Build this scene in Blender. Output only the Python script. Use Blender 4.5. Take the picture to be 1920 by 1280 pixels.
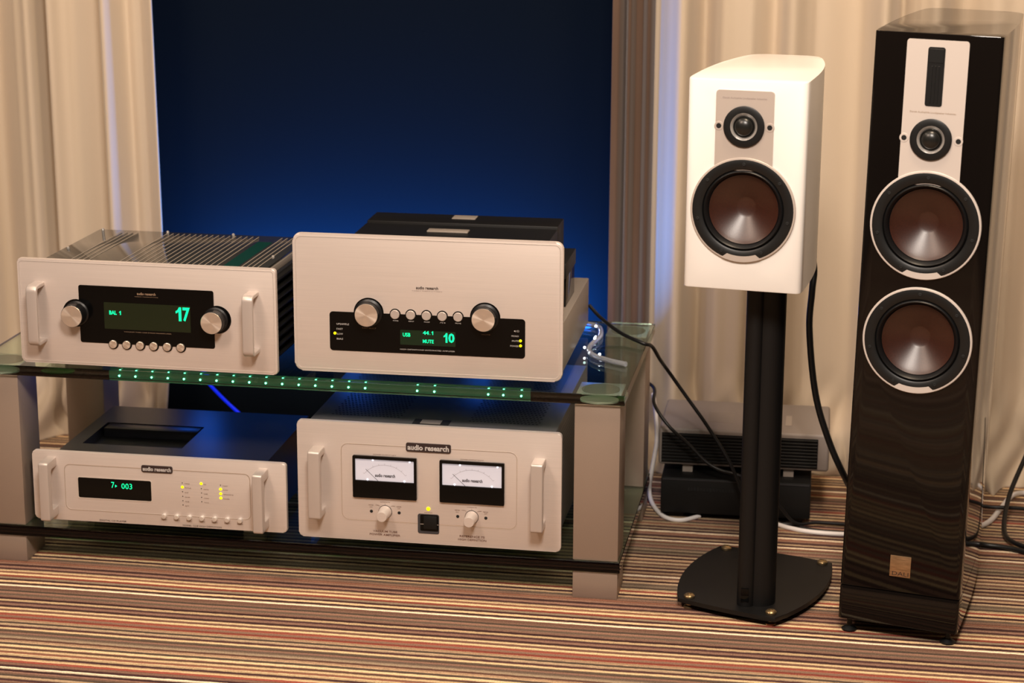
import bpy, bmesh, math, random
from mathutils import Vector, Matrix

random.seed(4)
S = bpy.context.scene
for o in list(bpy.data.objects):
    bpy.data.objects.remove(o, do_unlink=True)
C = S.collection

# ------------------------------------------------------------------ camera
cam_d = bpy.data.cameras.new('camera'); cam = bpy.data.objects.new('camera', cam_d); C.objects.link(cam)
cam_d.sensor_width = 36.0; cam_d.lens = 73.364; cam_d.clip_start = 0.05
cam_d.dof.use_dof = True; cam_d.dof.focus_distance = 3.62; cam_d.dof.aperture_fstop = 4.5
_r = Vector((0.986205, 0.165458, 0.00478)); _u = Vector((-0.045731, 0.2446, 0.968545)); _f = Vector((-0.159084, 0.955403, -0.248793))
cam.matrix_world = Matrix(((_r.x, _u.x, -_f.x, 0.3874), (_r.y, _u.y, -_f.y, -3.4827), (_r.z, _u.z, -_f.z, 1.3746), (0, 0, 0, 1)))
S.camera = cam

# ------------------------------------------------------------------ world, lights, exposure
w = bpy.data.worlds.new('world'); S.world = w; w.use_nodes = True
w.node_tree.nodes['Background'].inputs[0].default_value = (1.0, 0.80, 0.62, 1)
w.node_tree.nodes['Background'].inputs[1].default_value = 0.06
S.view_settings.view_transform = 'Standard'; S.view_settings.look = 'None'
S.view_settings.exposure = 0.0; S.view_settings.gamma = 1.0; S.view_settings.use_curve_mapping = False

def area(name, loc, target, size, power, col, size_y=None):
    d = bpy.data.lights.new(name, 'AREA'); d.energy = power; d.color = col; d.size = size
    if size_y: d.shape = 'RECTANGLE'; d.size_y = size_y
    o = bpy.data.objects.new(name, d); C.objects.link(o); o.location = loc
    o.rotation_euler = (Vector(target) - Vector(loc)).to_track_quat('-Z', 'Y').to_euler()
    return o
area('ceiling_light_front', (0.35, -2.5, 2.7), (-0.25, 0.0, 0.35), 0.55, 95, (1.0, 0.88, 0.775))
area('ceiling_light_side', (-1.3, -2.0, 2.7), (-0.6, 0.3, 0.3), 0.6, 40, (1.0, 0.76, 0.60))
area('ceiling_light_curtain', (0.55, -0.45, 2.6), (0.55, 0.8, 0.6), 0.35, 26, (1.0, 0.76, 0.52))
area('ceiling_light_curtain_far', (-1.45, -0.35, 2.6), (-1.35, 0.8, 0.6), 0.35, 13, (1.0, 0.80, 0.60))
area('bounce_fill', (-0.2, -1.4, 2.75), (-0.2, -1.3, 0.0), 2.6, 16, (1.0, 0.84, 0.68))  # added broad fill in place of light bounced off a ceiling

# ------------------------------------------------------------------ materials
def mat(name, col, rough=0.5, metal=0.0, spec=0.5, coat=0.0, emit=None, estr=0.0, trans=0.0, ior=1.5, sheen=0.0):
    m = bpy.data.materials.new(name); m.use_nodes = True
    b = m.node_tree.nodes['Principled BSDF']
    b.inputs['Base Color'].default_value = (*col, 1); b.inputs['Roughness'].default_value = rough
    b.inputs['Metallic'].default_value = metal; b.inputs['Specular IOR Level'].default_value = spec
    b.inputs['Coat Weight'].default_value = coat; b.inputs['Coat Roughness'].default_value = 0.04
    b.inputs['Transmission Weight'].default_value = trans; b.inputs['IOR'].default_value = ior
    b.inputs['Sheen Weight'].default_value = sheen
    if emit:
        b.inputs['Emission Color'].default_value = (*emit, 1); b.inputs['Emission Strength'].default_value = estr
    return m
def nodes(m): return m.node_tree.nodes, m.node_tree.links, m.node_tree.nodes['Principled BSDF']
def bump_noise(m, scale, strength, dist=0.001, detail=3, colvar=None):
    N, L, b = nodes(m)
    tc = N.new('ShaderNodeTexCoord'); mp = N.new('ShaderNodeMapping'); mp.inputs['Scale'].default_value = scale
    n = N.new('ShaderNodeTexNoise'); n.inputs['Scale'].default_value = 1.0; n.inputs['Detail'].default_value = detail
    L.new(tc.outputs['Object'], mp.inputs[0]); L.new(mp.outputs[0], n.inputs['Vector'])
    bp = N.new('ShaderNodeBump'); bp.inputs['Strength'].default_value = strength; bp.inputs['Distance'].default_value = dist
    L.new(n.outputs[0], bp.inputs['Height']); L.new(bp.outputs[0], b.inputs['Normal'])
    if colvar:
        r = N.new('ShaderNodeValToRGB'); c = b.inputs['Base Color'].default_value
        r.color_ramp.elements[0].position = 0.3; r.color_ramp.elements[1].position = 0.7
        r.color_ramp.elements[0].color = (*[v * (1 - colvar) for v in c[:3]], 1); r.color_ramp.elements[1].color = (*[min(1, v * (1 + colvar)) for v in c[:3]], 1)
        L.new(n.outputs[0], r.inputs[0]); L.new(r.outputs[0], b.inputs['Base Color'])
    return m
M = {}
M['alu'] = bump_noise(mat('brushed_aluminium', (0.66, 0.572, 0.52), 0.42, 0.3), (6, 6, 900), 0.12, 0.0004, 2, 0.035)
M['alu_bright'] = mat('highlight_aluminium', (0.80, 0.76, 0.72), 0.28, 0.6)
M['alu_soft'] = mat('satin_handle_aluminium', (0.56, 0.49, 0.45), 0.38, 0.4)
M['chassis_silver'] = mat('silver_chassis_paint', (0.32, 0.275, 0.235), 0.5, 0.3)
M['rack'] = bump_noise(mat('champagne_rack_metal', (0.31, 0.235, 0.185), 0.42, 0.25), (700, 700, 700), 0.05, 0.0003, 1, 0.03)
M['black'] = mat('black_acrylic', (0.002, 0.002, 0.002), 0.12, 0.0, 0.2)
M['black_matte'] = bump_noise(mat('black_powder_coat', (0.0045, 0.0042, 0.0042), 0.5, 0.0, 0.3), (900, 900, 900), 0.1, 0.0002, 1)
M['black_soft'] = mat('black_plastic', (0.005, 0.005, 0.005), 0.5, 0.0, 0.3)
M['rubber'] = mat('black_rubber', (0.005, 0.005, 0.0055), 0.40, 0.0, 0.4)
M['frame_black'] = mat('driver_frame_black', (0.0065, 0.0068, 0.007), 0.42, 0.0, 0.4)
M['dark_metal'] = mat('dark_blue_grey_chassis', (0.055, 0.055, 0.062), 0.36, 0.3)
M['dark_cover'] = mat('graphite_chassis_top', (0.020, 0.020, 0.024), 0.35, 0.2)
M['grey_metal'] = mat('grey_chassis', (0.11, 0.108, 0.112), 0.42, 0.3)
M['hole'] = mat('perforation_black', (0.003, 0.003, 0.003), 0.8)
M['clear'] = mat('smoked_clear_acrylic', (0.030, 0.030, 0.028), 0.05, 0.0, 0.8)
M['slot'] = mat('lit_slot_edge', (0.30, 0.25, 0.20), 0.5)  # pale tone paints the light that hole edges catch
M['pcb'] = mat('green_circuit_board', (0.0, 0.032, 0.024), 0.4)
M['print_dark'] = mat('dark_print', (0.030, 0.016, 0.012), 0.6)
M['print_brown'] = mat('brown_print', (0.16, 0.075, 0.05), 0.6)
M['print_light'] = mat('pale_print', (0.50, 0.47, 0.45), 0.6)
M['print_tan'] = mat('tan_print', (0.30, 0.20, 0.13), 0.5)
M['print_grey'] = mat('grey_print', (0.30, 0.24, 0.22), 0.6)
M['scale_grey'] = mat('dial_scale_grey', (0.42, 0.38, 0.40), 0.6)
M['badge_black'] = mat('badge_black_enamel', (0.030, 0.018, 0.018), 0.4)
M['vfd'] = mat('green_display_glow', (0.0, 0.05, 0.02), 0.4, emit=(0.0, 1.0, 0.36), estr=1.6)
M['vfd_back'] = mat('display_glass_tint', (0.006, 0.010, 0.004), 0.15, emit=(0.04, 0.10, 0.02), estr=0.04)
M['vfd_back2'] = mat('display_glass_green', (0.002, 0.010, 0.004), 0.15, emit=(0.0, 0.12, 0.04), estr=0.06)
M['led'] = mat('yellow_led', (0.5, 0.4, 0.0), 0.4, emit=(1.0, 0.86, 0.0), estr=1.7)
M['meter'] = mat('backlit_meter_dial', (0.42, 0.40, 0.43), 0.5, emit=(1.0, 0.92, 0.98), estr=0.32)
M['meter_lamp'] = mat('meter_lamp', (1, 1, 1), 0.4, emit=(1.0, 0.9, 1.0), estr=3.0)
M['white'] = mat('white_satin_lacquer', (0.86, 0.825, 0.78), 0.30, coat=0.15)
M['plate_grey'] = mat('grey_driver_plate', (0.50, 0.43, 0.38), 0.45, 0.2)
M['plate_white'] = mat('silver_white_driver_plate', (0.60, 0.535, 0.49), 0.42, 0.1)
M['gloss'] = mat('gloss_black_lacquer', (0.005, 0.0036, 0.003), 0.06, 0.0, 0.30)
M['cone'] = bump_noise(mat('wood_fibre_cone', (0.036, 0.0085, 0.0036), 0.38, 0.0, 0.75), (500, 500, 500), 0.10, 0.0006, 4, 0.25)
M['chrome'] = mat('chrome', (0.80, 0.75, 0.70), 0.22, 0.7)
M['dome'] = mat('silk_dome', (0.010, 0.010, 0.009), 0.30)
M['brass'] = mat('brass_spike', (0.42, 0.30, 0.16), 0.3, 0.9)
M['badge_gold'] = bump_noise(mat('brushed_gold_badge', (0.42, 0.27, 0.15), 0.35, 0.8), (60, 60, 400), 0.3, 0.0006, 3, 0.25)
M['proj'] = mat('grey_projector_plastic', (0.24, 0.205, 0.185), 0.5)
M['proj_slot'] = mat('pale_vent_plastic', (0.34, 0.29, 0.25), 0.5)
M['cable_white'] = mat('white_cable', (0.72, 0.68, 0.66), 0.4)
M['blue_tube'] = mat('blue_glowing_tube', (0.0, 0.0, 0.1), 0.4, emit=(0.0, 0.02, 1.0), estr=0.75)
M['rope'] = mat('clear_rope_tube', (0.85, 0.88, 0.95), 0.12, trans=0.8)
M['added_glow'] = mat('added_green_glow', (0.02, 0.1, 0.08), 0.4, emit=(0.10, 0.75, 0.55), estr=0.30)  # added emission, tints the shelf edge green
M['rope_led'] = mat('rope_led', (1, 1, 1), 0.4, emit=(0.9, 0.93, 1.0), estr=6.0)
M['led_reflection'] = mat('green_white_reflection', (0.2, 1, 0.6), 0.4, emit=(0.12, 1.0, 0.48), estr=9.0)  # emission paints reflections of lamps behind the shelf
M['edge_glow'] = mat('dim_green_edge_glow', (0.0, 0.02, 0.008), 0.4, emit=(0.0, 0.10, 0.035), estr=0.28)  # added emission for a dark green glass edge
M['wall'] = bump_noise(mat('dark_wall_cloth', (0.0036, 0.0058, 0.0085), 0.95, 0, 0.02), (500, 500, 500), 0.2, 0.001, 2)
def spun(name, col):
    m = mat(name, col, 0.32, 0.75); N, L, b = nodes(m)
    t = N.new('ShaderNodeTangent'); t.direction_type = 'RADIAL'; t.axis = 'Y'
    b.inputs['Anisotropic'].default_value = 0.85; L.new(t.outputs[0], b.inputs['Tangent'])
    return m
M['spun'] = spun('spun_aluminium', (0.80, 0.68, 0.58))
def glass(name, dens, col):
    m = mat(name, (1, 1, 1), 0.0, trans=1.0, ior=1.5); N, L, b = nodes(m)
    v = N.new('ShaderNodeVolumeAbsorption'); v.inputs['Color'].default_value = (*col, 1); v.inputs['Density'].default_value = dens
    L.new(v.outputs[0], N['Material Output'].inputs['Volume'])
    return m
M['glass'] = glass('green_edged_glass', 10.0, (0.06, 0.82, 0.42))
def fabric(name, c0, c1):
    m = mat(name, c0, 0.85, 0, 0.15, sheen=0.25); N, L, b = nodes(m)
    tc = N.new('ShaderNodeTexCoord'); mp = N.new('ShaderNodeMapping'); mp.inputs['Scale'].default_value = (5, 5, 0.6)
    n = N.new('ShaderNodeTexNoise'); n.inputs['Scale'].default_value = 1; n.inputs['Detail'].default_value = 3
    r = N.new('ShaderNodeValToRGB'); r.color_ramp.elements[0].color = (*c0, 1); r.color_ramp.elements[1].color = (*c1, 1)
    r.color_ramp.elements[0].position = 0.35; r.color_ramp.elements[1].position = 0.65
    L.new(tc.outputs['Object'], mp.inputs[0]); L.new(mp.outputs[0], n.inputs['Vector']); L.new(n.outputs[0], r.inputs[0]); L.new(r.outputs[0], b.inputs['Base Color'])
    wv = N.new('ShaderNodeTexNoise'); wv.inputs['Scale'].default_value = 700
    bp = N.new('ShaderNodeBump'); bp.inputs['Strength'].default_value = 0.15; bp.inputs['Distance'].default_value = 0.0006
    L.new(tc.outputs['Object'], wv.inputs['Vector']); L.new(wv.outputs[0], bp.inputs['Height']); L.new(bp.outputs[0], b.inputs['Normal'])
    return m
M['curtain'] = fabric('beige_curtain_cloth', (0.50, 0.405, 0.30), (0.57, 0.47, 0.36))
M['brown_cloth'] = fabric('brown_satin_cloth', (0.060, 0.036, 0.024), (0.14, 0.086, 0.060))

def carpet():
    m = mat('striped_carpet', (0.2, 0.1, 0.05), 0.95, 0, 0.1); N, L, b = nodes(m)
    tc = N.new('ShaderNodeTexCoord'); sp = N.new('ShaderNodeSeparateXYZ'); L.new(tc.outputs['Object'], sp.inputs[0])
    def math_(op, a, c=None):
        k = N.new('ShaderNodeMath'); k.operation = op
        for i, q in enumerate((a, c)):
            if q is None: continue
            if isinstance(q, (int, float)): k.inputs[i].default_value = q
            else: L.new(q, k.inputs[i])
        return k.outputs[0]
    mp = N.new('ShaderNodeMapping'); mp.inputs['Scale'].default_value = (70, 260, 1); L.new(tc.outputs['Object'], mp.inputs[0])
    wob = N.new('ShaderNodeTexNoise'); wob.inputs['Scale'].default_value = 1; wob.inputs['Detail'].default_value = 2; L.new(mp.outputs[0], wob.inputs['Vector'])
    mp2 = N.new('ShaderNodeMapping'); mp2.inputs['Scale'].default_value = (1.6, 0.4, 1); L.new(tc.outputs['Object'], mp2.inputs[0])
    wv = N.new('ShaderNodeTexNoise'); wv.inputs['Scale'].default_value = 1; L.new(mp2.outputs[0], wv.inputs['Vector'])
    y = math_('ADD', sp.outputs['Y'], math_('ADD', math_('MULTIPLY', wob.outputs[0], 0.0035), math_('MULTIPLY', wv.outputs[0], 0.020)))
    def wn(freq, off):
        k = N.new('ShaderNodeTexWhiteNoise'); k.noise_dimensions = '1D'
        L.new(math_('FLOOR', math_('MULTIPLY', math_('ADD', y, off), freq)), k.inputs['W']); return k.outputs['Value']
    F = 112
    cell = math_('FLOOR', math_('MULTIPLY', y, F))
    par = math_('MODULO', math_('ADD', cell, 2000), 2)
    def ramp(pal, v):
        r = N.new('ShaderNodeValToRGB'); cr = r.color_ramp; cr.interpolation = 'CONSTANT'
        while len(cr.elements) < len(pal): cr.elements.new(0.5)
        for e, (p, c) in zip(cr.elements, pal): e.position = p; e.color = (*c, 1)
        L.new(v, r.inputs[0]); return r.outputs[0]
    dark = ramp([(0.0, (0.060, 0.028, 0.026)), (0.3, (0.135, 0.070, 0.050)), (0.48, (0.21, 0.095, 0.062)), (0.64, (0.11, 0.075, 0.055)), (0.90, (0.25, 0.065, 0.045))], wn(F, 0.0))
    light = ramp([(0.0, (0.22, 0.125, 0.085)), (0.2, (0.36, 0.255, 0.155)), (0.42, (0.25, 0.185, 0.12)), (0.54, (0.58, 0.41, 0.23)), (0.70, (0.40, 0.265, 0.155)), (0.86, (0.66, 0.53, 0.37))], wn(F, 0.0))
    fine = math_('ADD', 0.62, math_('MULTIPLY', wn(290, 1.7), 0.80))
    r0 = N.new('ShaderNodeMixRGB'); L.new(par, r0.inputs[0]); L.new(dark, r0.inputs[1]); L.new(light, r0.inputs[2])
    r = N.new('ShaderNodeMixRGB'); r.blend_type = 'MULTIPLY'; r.inputs[0].default_value = 1.0; L.new(r0.outputs[0], r.inputs[1]); L.new(fine, r.inputs[2])
    pile = N.new('ShaderNodeTexNoise'); pile.inputs['Scale'].default_value = 420; pile.inputs['Detail'].default_value = 2; L.new(tc.outputs['Object'], pile.inputs['Vector'])
    mix = N.new('ShaderNodeMixRGB'); mix.blend_type = 'MULTIPLY'; mix.inputs[0].default_value = 0.7
    pr = N.new('ShaderNodeValToRGB'); pr.color_ramp.elements[0].position = 0.3; pr.color_ramp.elements[1].position = 0.6
    pr.color_ramp.elements[0].color = (0.75, 0.75, 0.75, 1); pr.color_ramp.elements[1].color = (1.5, 1.5, 1.5, 1)
    L.new(pile.outputs[0], pr.inputs[0]); L.new(r.outputs[0], mix.inputs[1]); L.new(pr.outputs[0], mix.inputs[2]); L.new(mix.outputs[0], b.inputs['Base Color'])
    bp = N.new('ShaderNodeBump'); bp.inputs['Strength'].default_value = 0.5; bp.inputs['Distance'].default_value = 0.003
    L.new(pile.outputs[0], bp.inputs['Height']); L.new(bp.outputs[0], b.inputs['Normal'])
    return m
M['carpet'] = carpet()

# ------------------------------------------------------------------ helpers
def finish(bm, name, m, smooth=None):
    bmesh.ops.recalc_face_normals(bm, faces=bm.faces)
    me = bpy.data.meshes.new(name); bm.to_mesh(me); bm.free()
    me.materials.append(m if not isinstance(m, str) else M[m])
    if smooth:
        for p in me.polygons: p.use_smooth = True
        me.set_sharp_from_angle(angle=math.radians(smooth))
    return me
def obj(name, me, parent=None, loc=(0, 0, 0), rot=(0, 0, 0), label=None):
    o = bpy.data.objects.new(name, me); C.objects.link(o); o.location = loc; o.rotation_euler = rot
    if parent: o.parent = parent
    if label: o['label'] = label
    return o
def tag(o, label, cat, group=None):
    o['label'] = label; o['category'] = cat
    if group: o['group'] = group
    return o
def thing(name, label, cat, loc, rz=0.0, group=None):
    o = bpy.data.objects.new(name, None); C.objects.link(o); o.location = loc; o.rotation_euler = (0, 0, rz); o.empty_display_size = 0.05
    return tag(o, label, cat, group)
def box(bm, x0, x1, y0, y1, z0, z1, bev=0.0, seg=2):
    v = [bm.verts.new((x, y, z)) for x in (x0, x1) for y in (y0, y1) for z in (z0, z1)]
    f = [bm.faces.new([v[i] for i in q]) for q in ((0, 1, 3, 2), (4, 6, 7, 5), (0, 4, 5, 1), (2, 3, 7, 6), (0, 2, 6, 4), (1, 5, 7, 3))]
    if bev:
        e = list({e for q in f for e in q.edges})
        bmesh.ops.bevel(bm, geom=e, offset=bev, segments=seg, affect='EDGES', profile=0.5)
def boxm(name, mt, x0, x1, y0, y1, z0, z1, bev=0.0, seg=2):
    bm = bmesh.new(); box(bm, x0, x1, y0, y1, z0, z1, bev, seg); return finish(bm, name, mt, 35 if bev else None)
def rrect(x0, x1, z0, z1, r, n=6):
    pts = []
    for cx, cz, a in ((x1 - r, z1 - r, 0), (x0 + r, z1 - r, 90), (x0 + r, z0 + r, 180), (x1 - r, z0 + r, 270)):
        for i in range(n + 1):
            t = math.radians(a + 90 * i / n); pts.append((cx + r * math.cos(t), cz + r * math.sin(t)))
    return pts
def prism_y(bm, pts, y0, y1, bev=0.0, seg=2):
    """outline in x/z, extruded along y; the front (y0) edge can be bevelled"""
    a = [bm.verts.new((x, y0, z)) for x, z in pts]; b = [bm.verts.new((x, y1, z)) for x, z in pts]
    f0 = bm.faces.new(a); bm.faces.new(list(reversed(b)))
    n = len(pts)
    for i in range(n): bm.faces.new((a[i], b[i], b[(i + 1) % n], a[(i + 1) % n]))
    if bev: bmesh.ops.bevel(bm, geom=list(f0.edges), offset=bev, segments=seg, affect='EDGES', profile=0.5)
def prism_z(bm, pts, z0, z1, bev=0.0, seg=2):
    a = [bm.verts.new((x, y, z0)) for x, y in pts]; b = [bm.verts.new((x, y, z1)) for x, y in pts]
    f0 = bm.faces.new(list(reversed(a))); f1 = bm.faces.new(b)
    n = len(pts)
    for i in range(n): bm.faces.new((a[i], a[(i + 1) % n], b[(i + 1) % n], b[i]))
    if bev: bmesh.ops.bevel(bm, geom=list(f0.edges) + list(f1.edges), offset=bev, segments=seg, affect='EDGES', profile=0.5)
def ring_y(bm, outer, inner, y0, y1):
    n = len(outer)
    A = [bm.verts.new((x, y0, z)) for x, z in outer]; B = [bm.verts.new((x, y0, z)) for x, z in inner]
    A2 = [bm.verts.new((x, y1, z)) for x, z in outer]; B2 = [bm.verts.new((x, y1, z)) for x, z in inner]
    for i in range(n):
        j = (i + 1) % n
        bm.faces.new((A[i], A[j], B[j], B[i])); bm.faces.new((A[i], A2[i], A2[j], A[j])); bm.faces.new((B[i], B[j], B2[j], B2[i])); bm.faces.new((A2[i], B2[i], B2[j], A2[j]))
def lathe_y(bm, prof, seg=48, cx=0.0, cz=0.0):
    """profile of (radius, y) spun round the y axis"""
    rings = []
    for r, y in prof:
        if r < 1e-6: rings.append([bm.verts.new((cx, y, cz))])
        else: rings.append([bm.verts.new((cx + r * math.cos(2 * math.pi * i / seg), y, cz + r * math.sin(2 * math.pi * i / seg))) for i in range(seg)])
    for a, b in zip(rings, rings[1:]):
        for i in range(seg):
            j = (i + 1) % seg
            if len(a) == 1 and len(b) == 1: continue
            if len(a) == 1: bm.faces.new((a[0], b[i], b[j]))
            elif len(b) == 1: bm.faces.new((a[i], a[j], b[0]))
            else: bm.faces.new((a[i], a[j], b[j], b[i]))
def lathe_m(name, mt, prof, seg=48, smooth=35):
    bm = bmesh.new(); lathe_y(bm, prof, seg); return finish(bm, name, mt, smooth)
def tube_m(name, mt, pts, r, seg=10, sub=8):
    P = [Vector(p) for p in pts]; path = []
    for i in range(len(P) - 1):
        p0 = P[max(i - 1, 0)]; p1 = P[i]; p2 = P[i + 1]; p3 = P[min(i + 2, len(P) - 1)]
        for k in range(sub):
            t = k / sub
            path.append(0.5 * ((2 * p1) + (p2 - p0) * t + (2 * p0 - 5 * p1 + 4 * p2 - p3) * t * t + (3 * p1 - p0 - 3 * p2 + p3) * t ** 3))
    path.append(P[-1]); bm = bmesh.new(); rings = []; nrm = None
    for i, p in enumerate(path):
        d = (path[min(i + 1, len(path) - 1)] - path[max(i - 1, 0)]).normalized()
        if nrm is None: nrm = d.orthogonal().normalized()
        nrm = (nrm - d * nrm.dot(d)).normalized(); b = d.cross(nrm)
        rings.append([bm.verts.new(p + nrm * (r * math.cos(2 * math.pi * k / seg)) + b * (r * math.sin(2 * math.pi * k / seg))) for k in range(seg)])
    for a, b in zip(rings, rings[1:]):
        for k in range(seg): bm.faces.new((a[k], a[(k + 1) % seg], b[(k + 1) % seg], b[k]))
    bm.faces.new(list(reversed(rings[0]))); bm.faces.new(rings[-1])
    return finish(bm, name, mt, 60)
def text_m(name, mt, s, x0, x1, z0, z1, y=-0.0006, bold=0.0, shear=0.0):
    """lettering fitted into a box on a y = const face"""
    cu = bpy.data.curves.new('t', 'FONT'); cu.body = s; cu.size = 1.0; cu.offset = bold; cu.resolution_u = 2; cu.fill_mode = 'FRONT'; cu.shear = shear
    to = bpy.data.objects.new('t', cu); C.objects.link(to)
    dg = bpy.context.evaluated_depsgraph_get(); dg.update()
    me = bpy.data.meshes.new_from_object(to.evaluated_get(dg)); bpy.data.objects.remove(to); bpy.data.curves.remove(cu)
    xs = [v.co.x for v in me.vertices]; ys = [v.co.y for v in me.vertices]
    ax, bx, ay, by = min(xs), max(xs), min(ys), max(ys)
    for v in me.vertices:
        v.co = Vector((x0 + (v.co.x - ax) / (bx - ax) * (x1 - x0), y, z0 + (v.co.y - ay) / (by - ay) * (z1 - z0)))
    me.name = name; me.materials.clear(); me.materials.append(M[mt])
    for p in me.polygons: p.material_index = 0
    return me
def one_m(name, mt, x0, x1, z0, z1, y):
    """numeral 1 with a flag"""
    w, h = x1 - x0, z1 - z0; bm = bmesh.new()
    for q in (((.52, 0), (1, 0), (1, 1), (.60, 1), (.52, .93)), ((.52, .93), (.40, .84), (.22, .76), (0, .72), (0, .55), (.28, .60), (.52, .68))):
        bm.faces.new([bm.verts.new((x0 + a * w, y, z0 + b * h)) for a, b in q])
    return finish(bm, name, mt)
def handle_m(name, mt, w, z0, z1, L, t, r):
    """U shaped handle: strap of thickness t standing L off the face, w wide"""
    def out(L_, za, zb, rr):
        pts = [(0.0, zb)]
        for cy, cz, a0 in ((-L_ + rr, zb - rr, 90), (-L_ + rr, za + rr, 180)):
            for i in range(9):
                a = math.radians(a0 + 90 * i / 8); pts.append((cy + rr * math.cos(a), cz + rr * math.sin(a)))
        pts.append((0.0, za)); return pts
    o = out(L, z0, z1, r); i = out(L - t, z0 + t, z1 - t, max(r - t, 0.003)); bm = bmesh.new()
    V = [[bm.verts.new((x, y, z)) for y, z in q] for x in (-w / 2, w / 2) for q in (o, i)]
    oL, iL, oR, iR = V; n = len(o)
    for k in range(n - 1):
        bm.faces.new((oL[k], oL[k + 1], iL[k + 1], iL[k])); bm.faces.new((oR[k], iR[k], iR[k + 1], oR[k + 1]))
        bm.faces.new((oL[k], oR[k], oR[k + 1], oL[k + 1])); bm.faces.new((iL[k], iL[k + 1], iR[k + 1], iR[k]))
    for k in (0, n - 1): bm.faces.new((oL[k], iL[k], iR[k], oR[k]))
    bm.normal_update()
    e = [e for e in bm.edges if len(e.link_faces) == 2 and abs(e.verts[0].co.x - e.verts[1].co.x) < 1e-6 and e.calc_face_angle(0) > 1.0 and (abs(e.verts[0].co.y) > 1e-6 or abs(e.verts[1].co.y) > 1e-6)]
    bmesh.ops.bevel(bm, geom=e, offset=0.0022, segments=3, affect='EDGES', profile=0.5)
    return finish(bm, name, mt, 40)
def perf_m(name, mt, pts, r, axis):
    bm = bmesh.new()
    for a, b, c in pts:
        vs = []
        for k in range(6):
            t = math.pi / 3 * k
            if axis == 'z': vs.append(bm.verts.new((a + r * math.cos(t), b + r * math.sin(t), c)))
            else: vs.append(bm.verts.new((a, b + r * math.cos(t), c + r * math.sin(t))))
        bm.faces.new(vs)
    me = finish(bm, name, mt); return me
def frame_outline(mt, name, x0, x1, z0, z1, r, wdt, y=-0.0007):
    bm = bmesh.new(); ring_y(bm, rrect(x0, x1, z0, z1, r), rrect(x0 + wdt, x1 - wdt, z0 + wdt, z1 - wdt, max(r - wdt, 0.001)), y, 0.0)
    return finish(bm, name, mt)

# ------------------------------------------------------------------ the setting
def struct(name, me):
    o = obj(name, me); o['kind'] = 'structure'; return o
struct('floor', boxm('floor', 'carpet', -3.5, 3.0, -4.2, 1.02, -0.05, 0.0))
struct('wall_back', boxm('wall_back', 'wall', -3.5, 3.0, 0.96, 1.02, 0.0, 2.7))

def curtain(name, mt, x0, x1, ybase, folds, amp, label, flare, hem, nx=220, nz=70, top=2.6, cut=None):
    bm = bmesh.new(); grid = []
    rng = random.Random(len(label)); ph = [rng.uniform(0, 6.28) for _ in range(8)]
    for k in range(nz + 1):
        q = k / nz; z = top * (q ** 1.6)
        row = []
        for i in range(nx + 1):
            s = i / nx; x = x0 + (x1 - x0) * s
            c = s * folds * 2 * math.pi
            u = c + 0.7 * math.sin(c * 0.37 + ph[0]) + 0.5 * math.sin(c * 0.61 + ph[1]) + 0.12 * math.sin(z * 2.2 + c * 0.2 + ph[4])
            y = math.sin(u + ph[2]); y = math.copysign(abs(y) ** 0.8, y) + 0.45 * math.sin(u * 1.73 + ph[3]) + 0.28 * math.sin(u * 0.43 + ph[5])
            yy = ybase + amp * y * (0.82 + 0.18 * math.sin(z * 1.4 + c * 0.3))
            b = max(0.0, 1 - z / hem)
            yy += -0.045 * b * b + 0.022 * b * math.sin(c * 0.9 + z * 26 + ph[6]) + 0.012 * b * math.sin(c * 2.3 - z * 47)
            xx = x + flare * (1 - z / 1.2) * (s if flare > 0 else 1 - s) + 0.012 * b * math.sin(z * 30 + c)
            row.append(bm.verts.new((xx, yy, z)))
        grid.append(row)
    for a, b in zip(grid, grid[1:]):
        for i in range(nx): bm.faces.new((a[i], a[i + 1], b[i + 1], b[i]))
    o = obj(name, finish(bm, name, mt, 180)); tag(o, label, 'curtain')
    md = o.modifiers.new('cloth', 'SOLIDIFY'); md.thickness = 0.003; md.offset = 0
    return o
curtain('curtain', 'curtain', -1.95, -1.100, 0.80, 8.6, 0.034, 'beige floor-length curtain hanging behind the silver amplifier with clear lid', 0.012, 0.22)
curtain('curtain', 'curtain', -0.045, 1.95, 0.80, 14.87, 0.036, 'wide beige floor-length curtain hanging behind both loudspeakers', 0.0, 0.22, nx=440)
curtain('curtain', 'brown_cloth', -0.112, -0.028, 0.745, 2.2, 0.015, 'narrow brown satin curtain strip at the edge of the dark wall', 0.0, 0.12, nx=60)

# ------------------------------------------------------------------ rack
RW, PW, PD, Z1, Z2, Z3, GT, RY = 1.1905, 0.0806, 0.088, 0.0507, 0.0714, 0.3597, 0.3813, 0.430
rack = thing('equipment_rack', 'low champagne metal rack with square posts and two green-edged glass shelves', 'rack', (-RW / 2, 0.27, 0))
ro = Vector((-RW / 2, 0.27, 0))
post_lo = boxm('post', 'rack', -PW / 2, PW / 2, 0, PD, 0, Z1, 0.0012); post_hi = boxm('post', 'rack', -PW / 2, PW / 2, 0, PD, Z2, Z3, 0.0012)
cap = boxm('post_cap', 'alu_bright', -PW / 2 + .0005, PW / 2 - .0005, 0.0005, PD - .0005, 0, 0.0028, 0.0008)
bm = bmesh.new()
lathe_y(bm, [(0, 0), (0.034, 0), (0.034, 0.0025), (0, 0.0025)], 40); bmesh.ops.rotate(bm, verts=bm.verts, matrix=Matrix.Rotation(math.pi / 2, 3, 'X'))
disc = finish(bm, 'mounting_disc', 'chassis_silver', 35)
bm = bmesh.new(); lathe_y(bm, [(0, 0), (0.0045, 0), (0.0045, 0.0200), (0, 0.0200)], 16); bmesh.ops.rotate(bm, verts=bm.verts, matrix=Matrix.Rotation(math.pi / 2, 3, 'X'))
stud = finish(bm, 'stud', 'alu_bright', 35)
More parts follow.
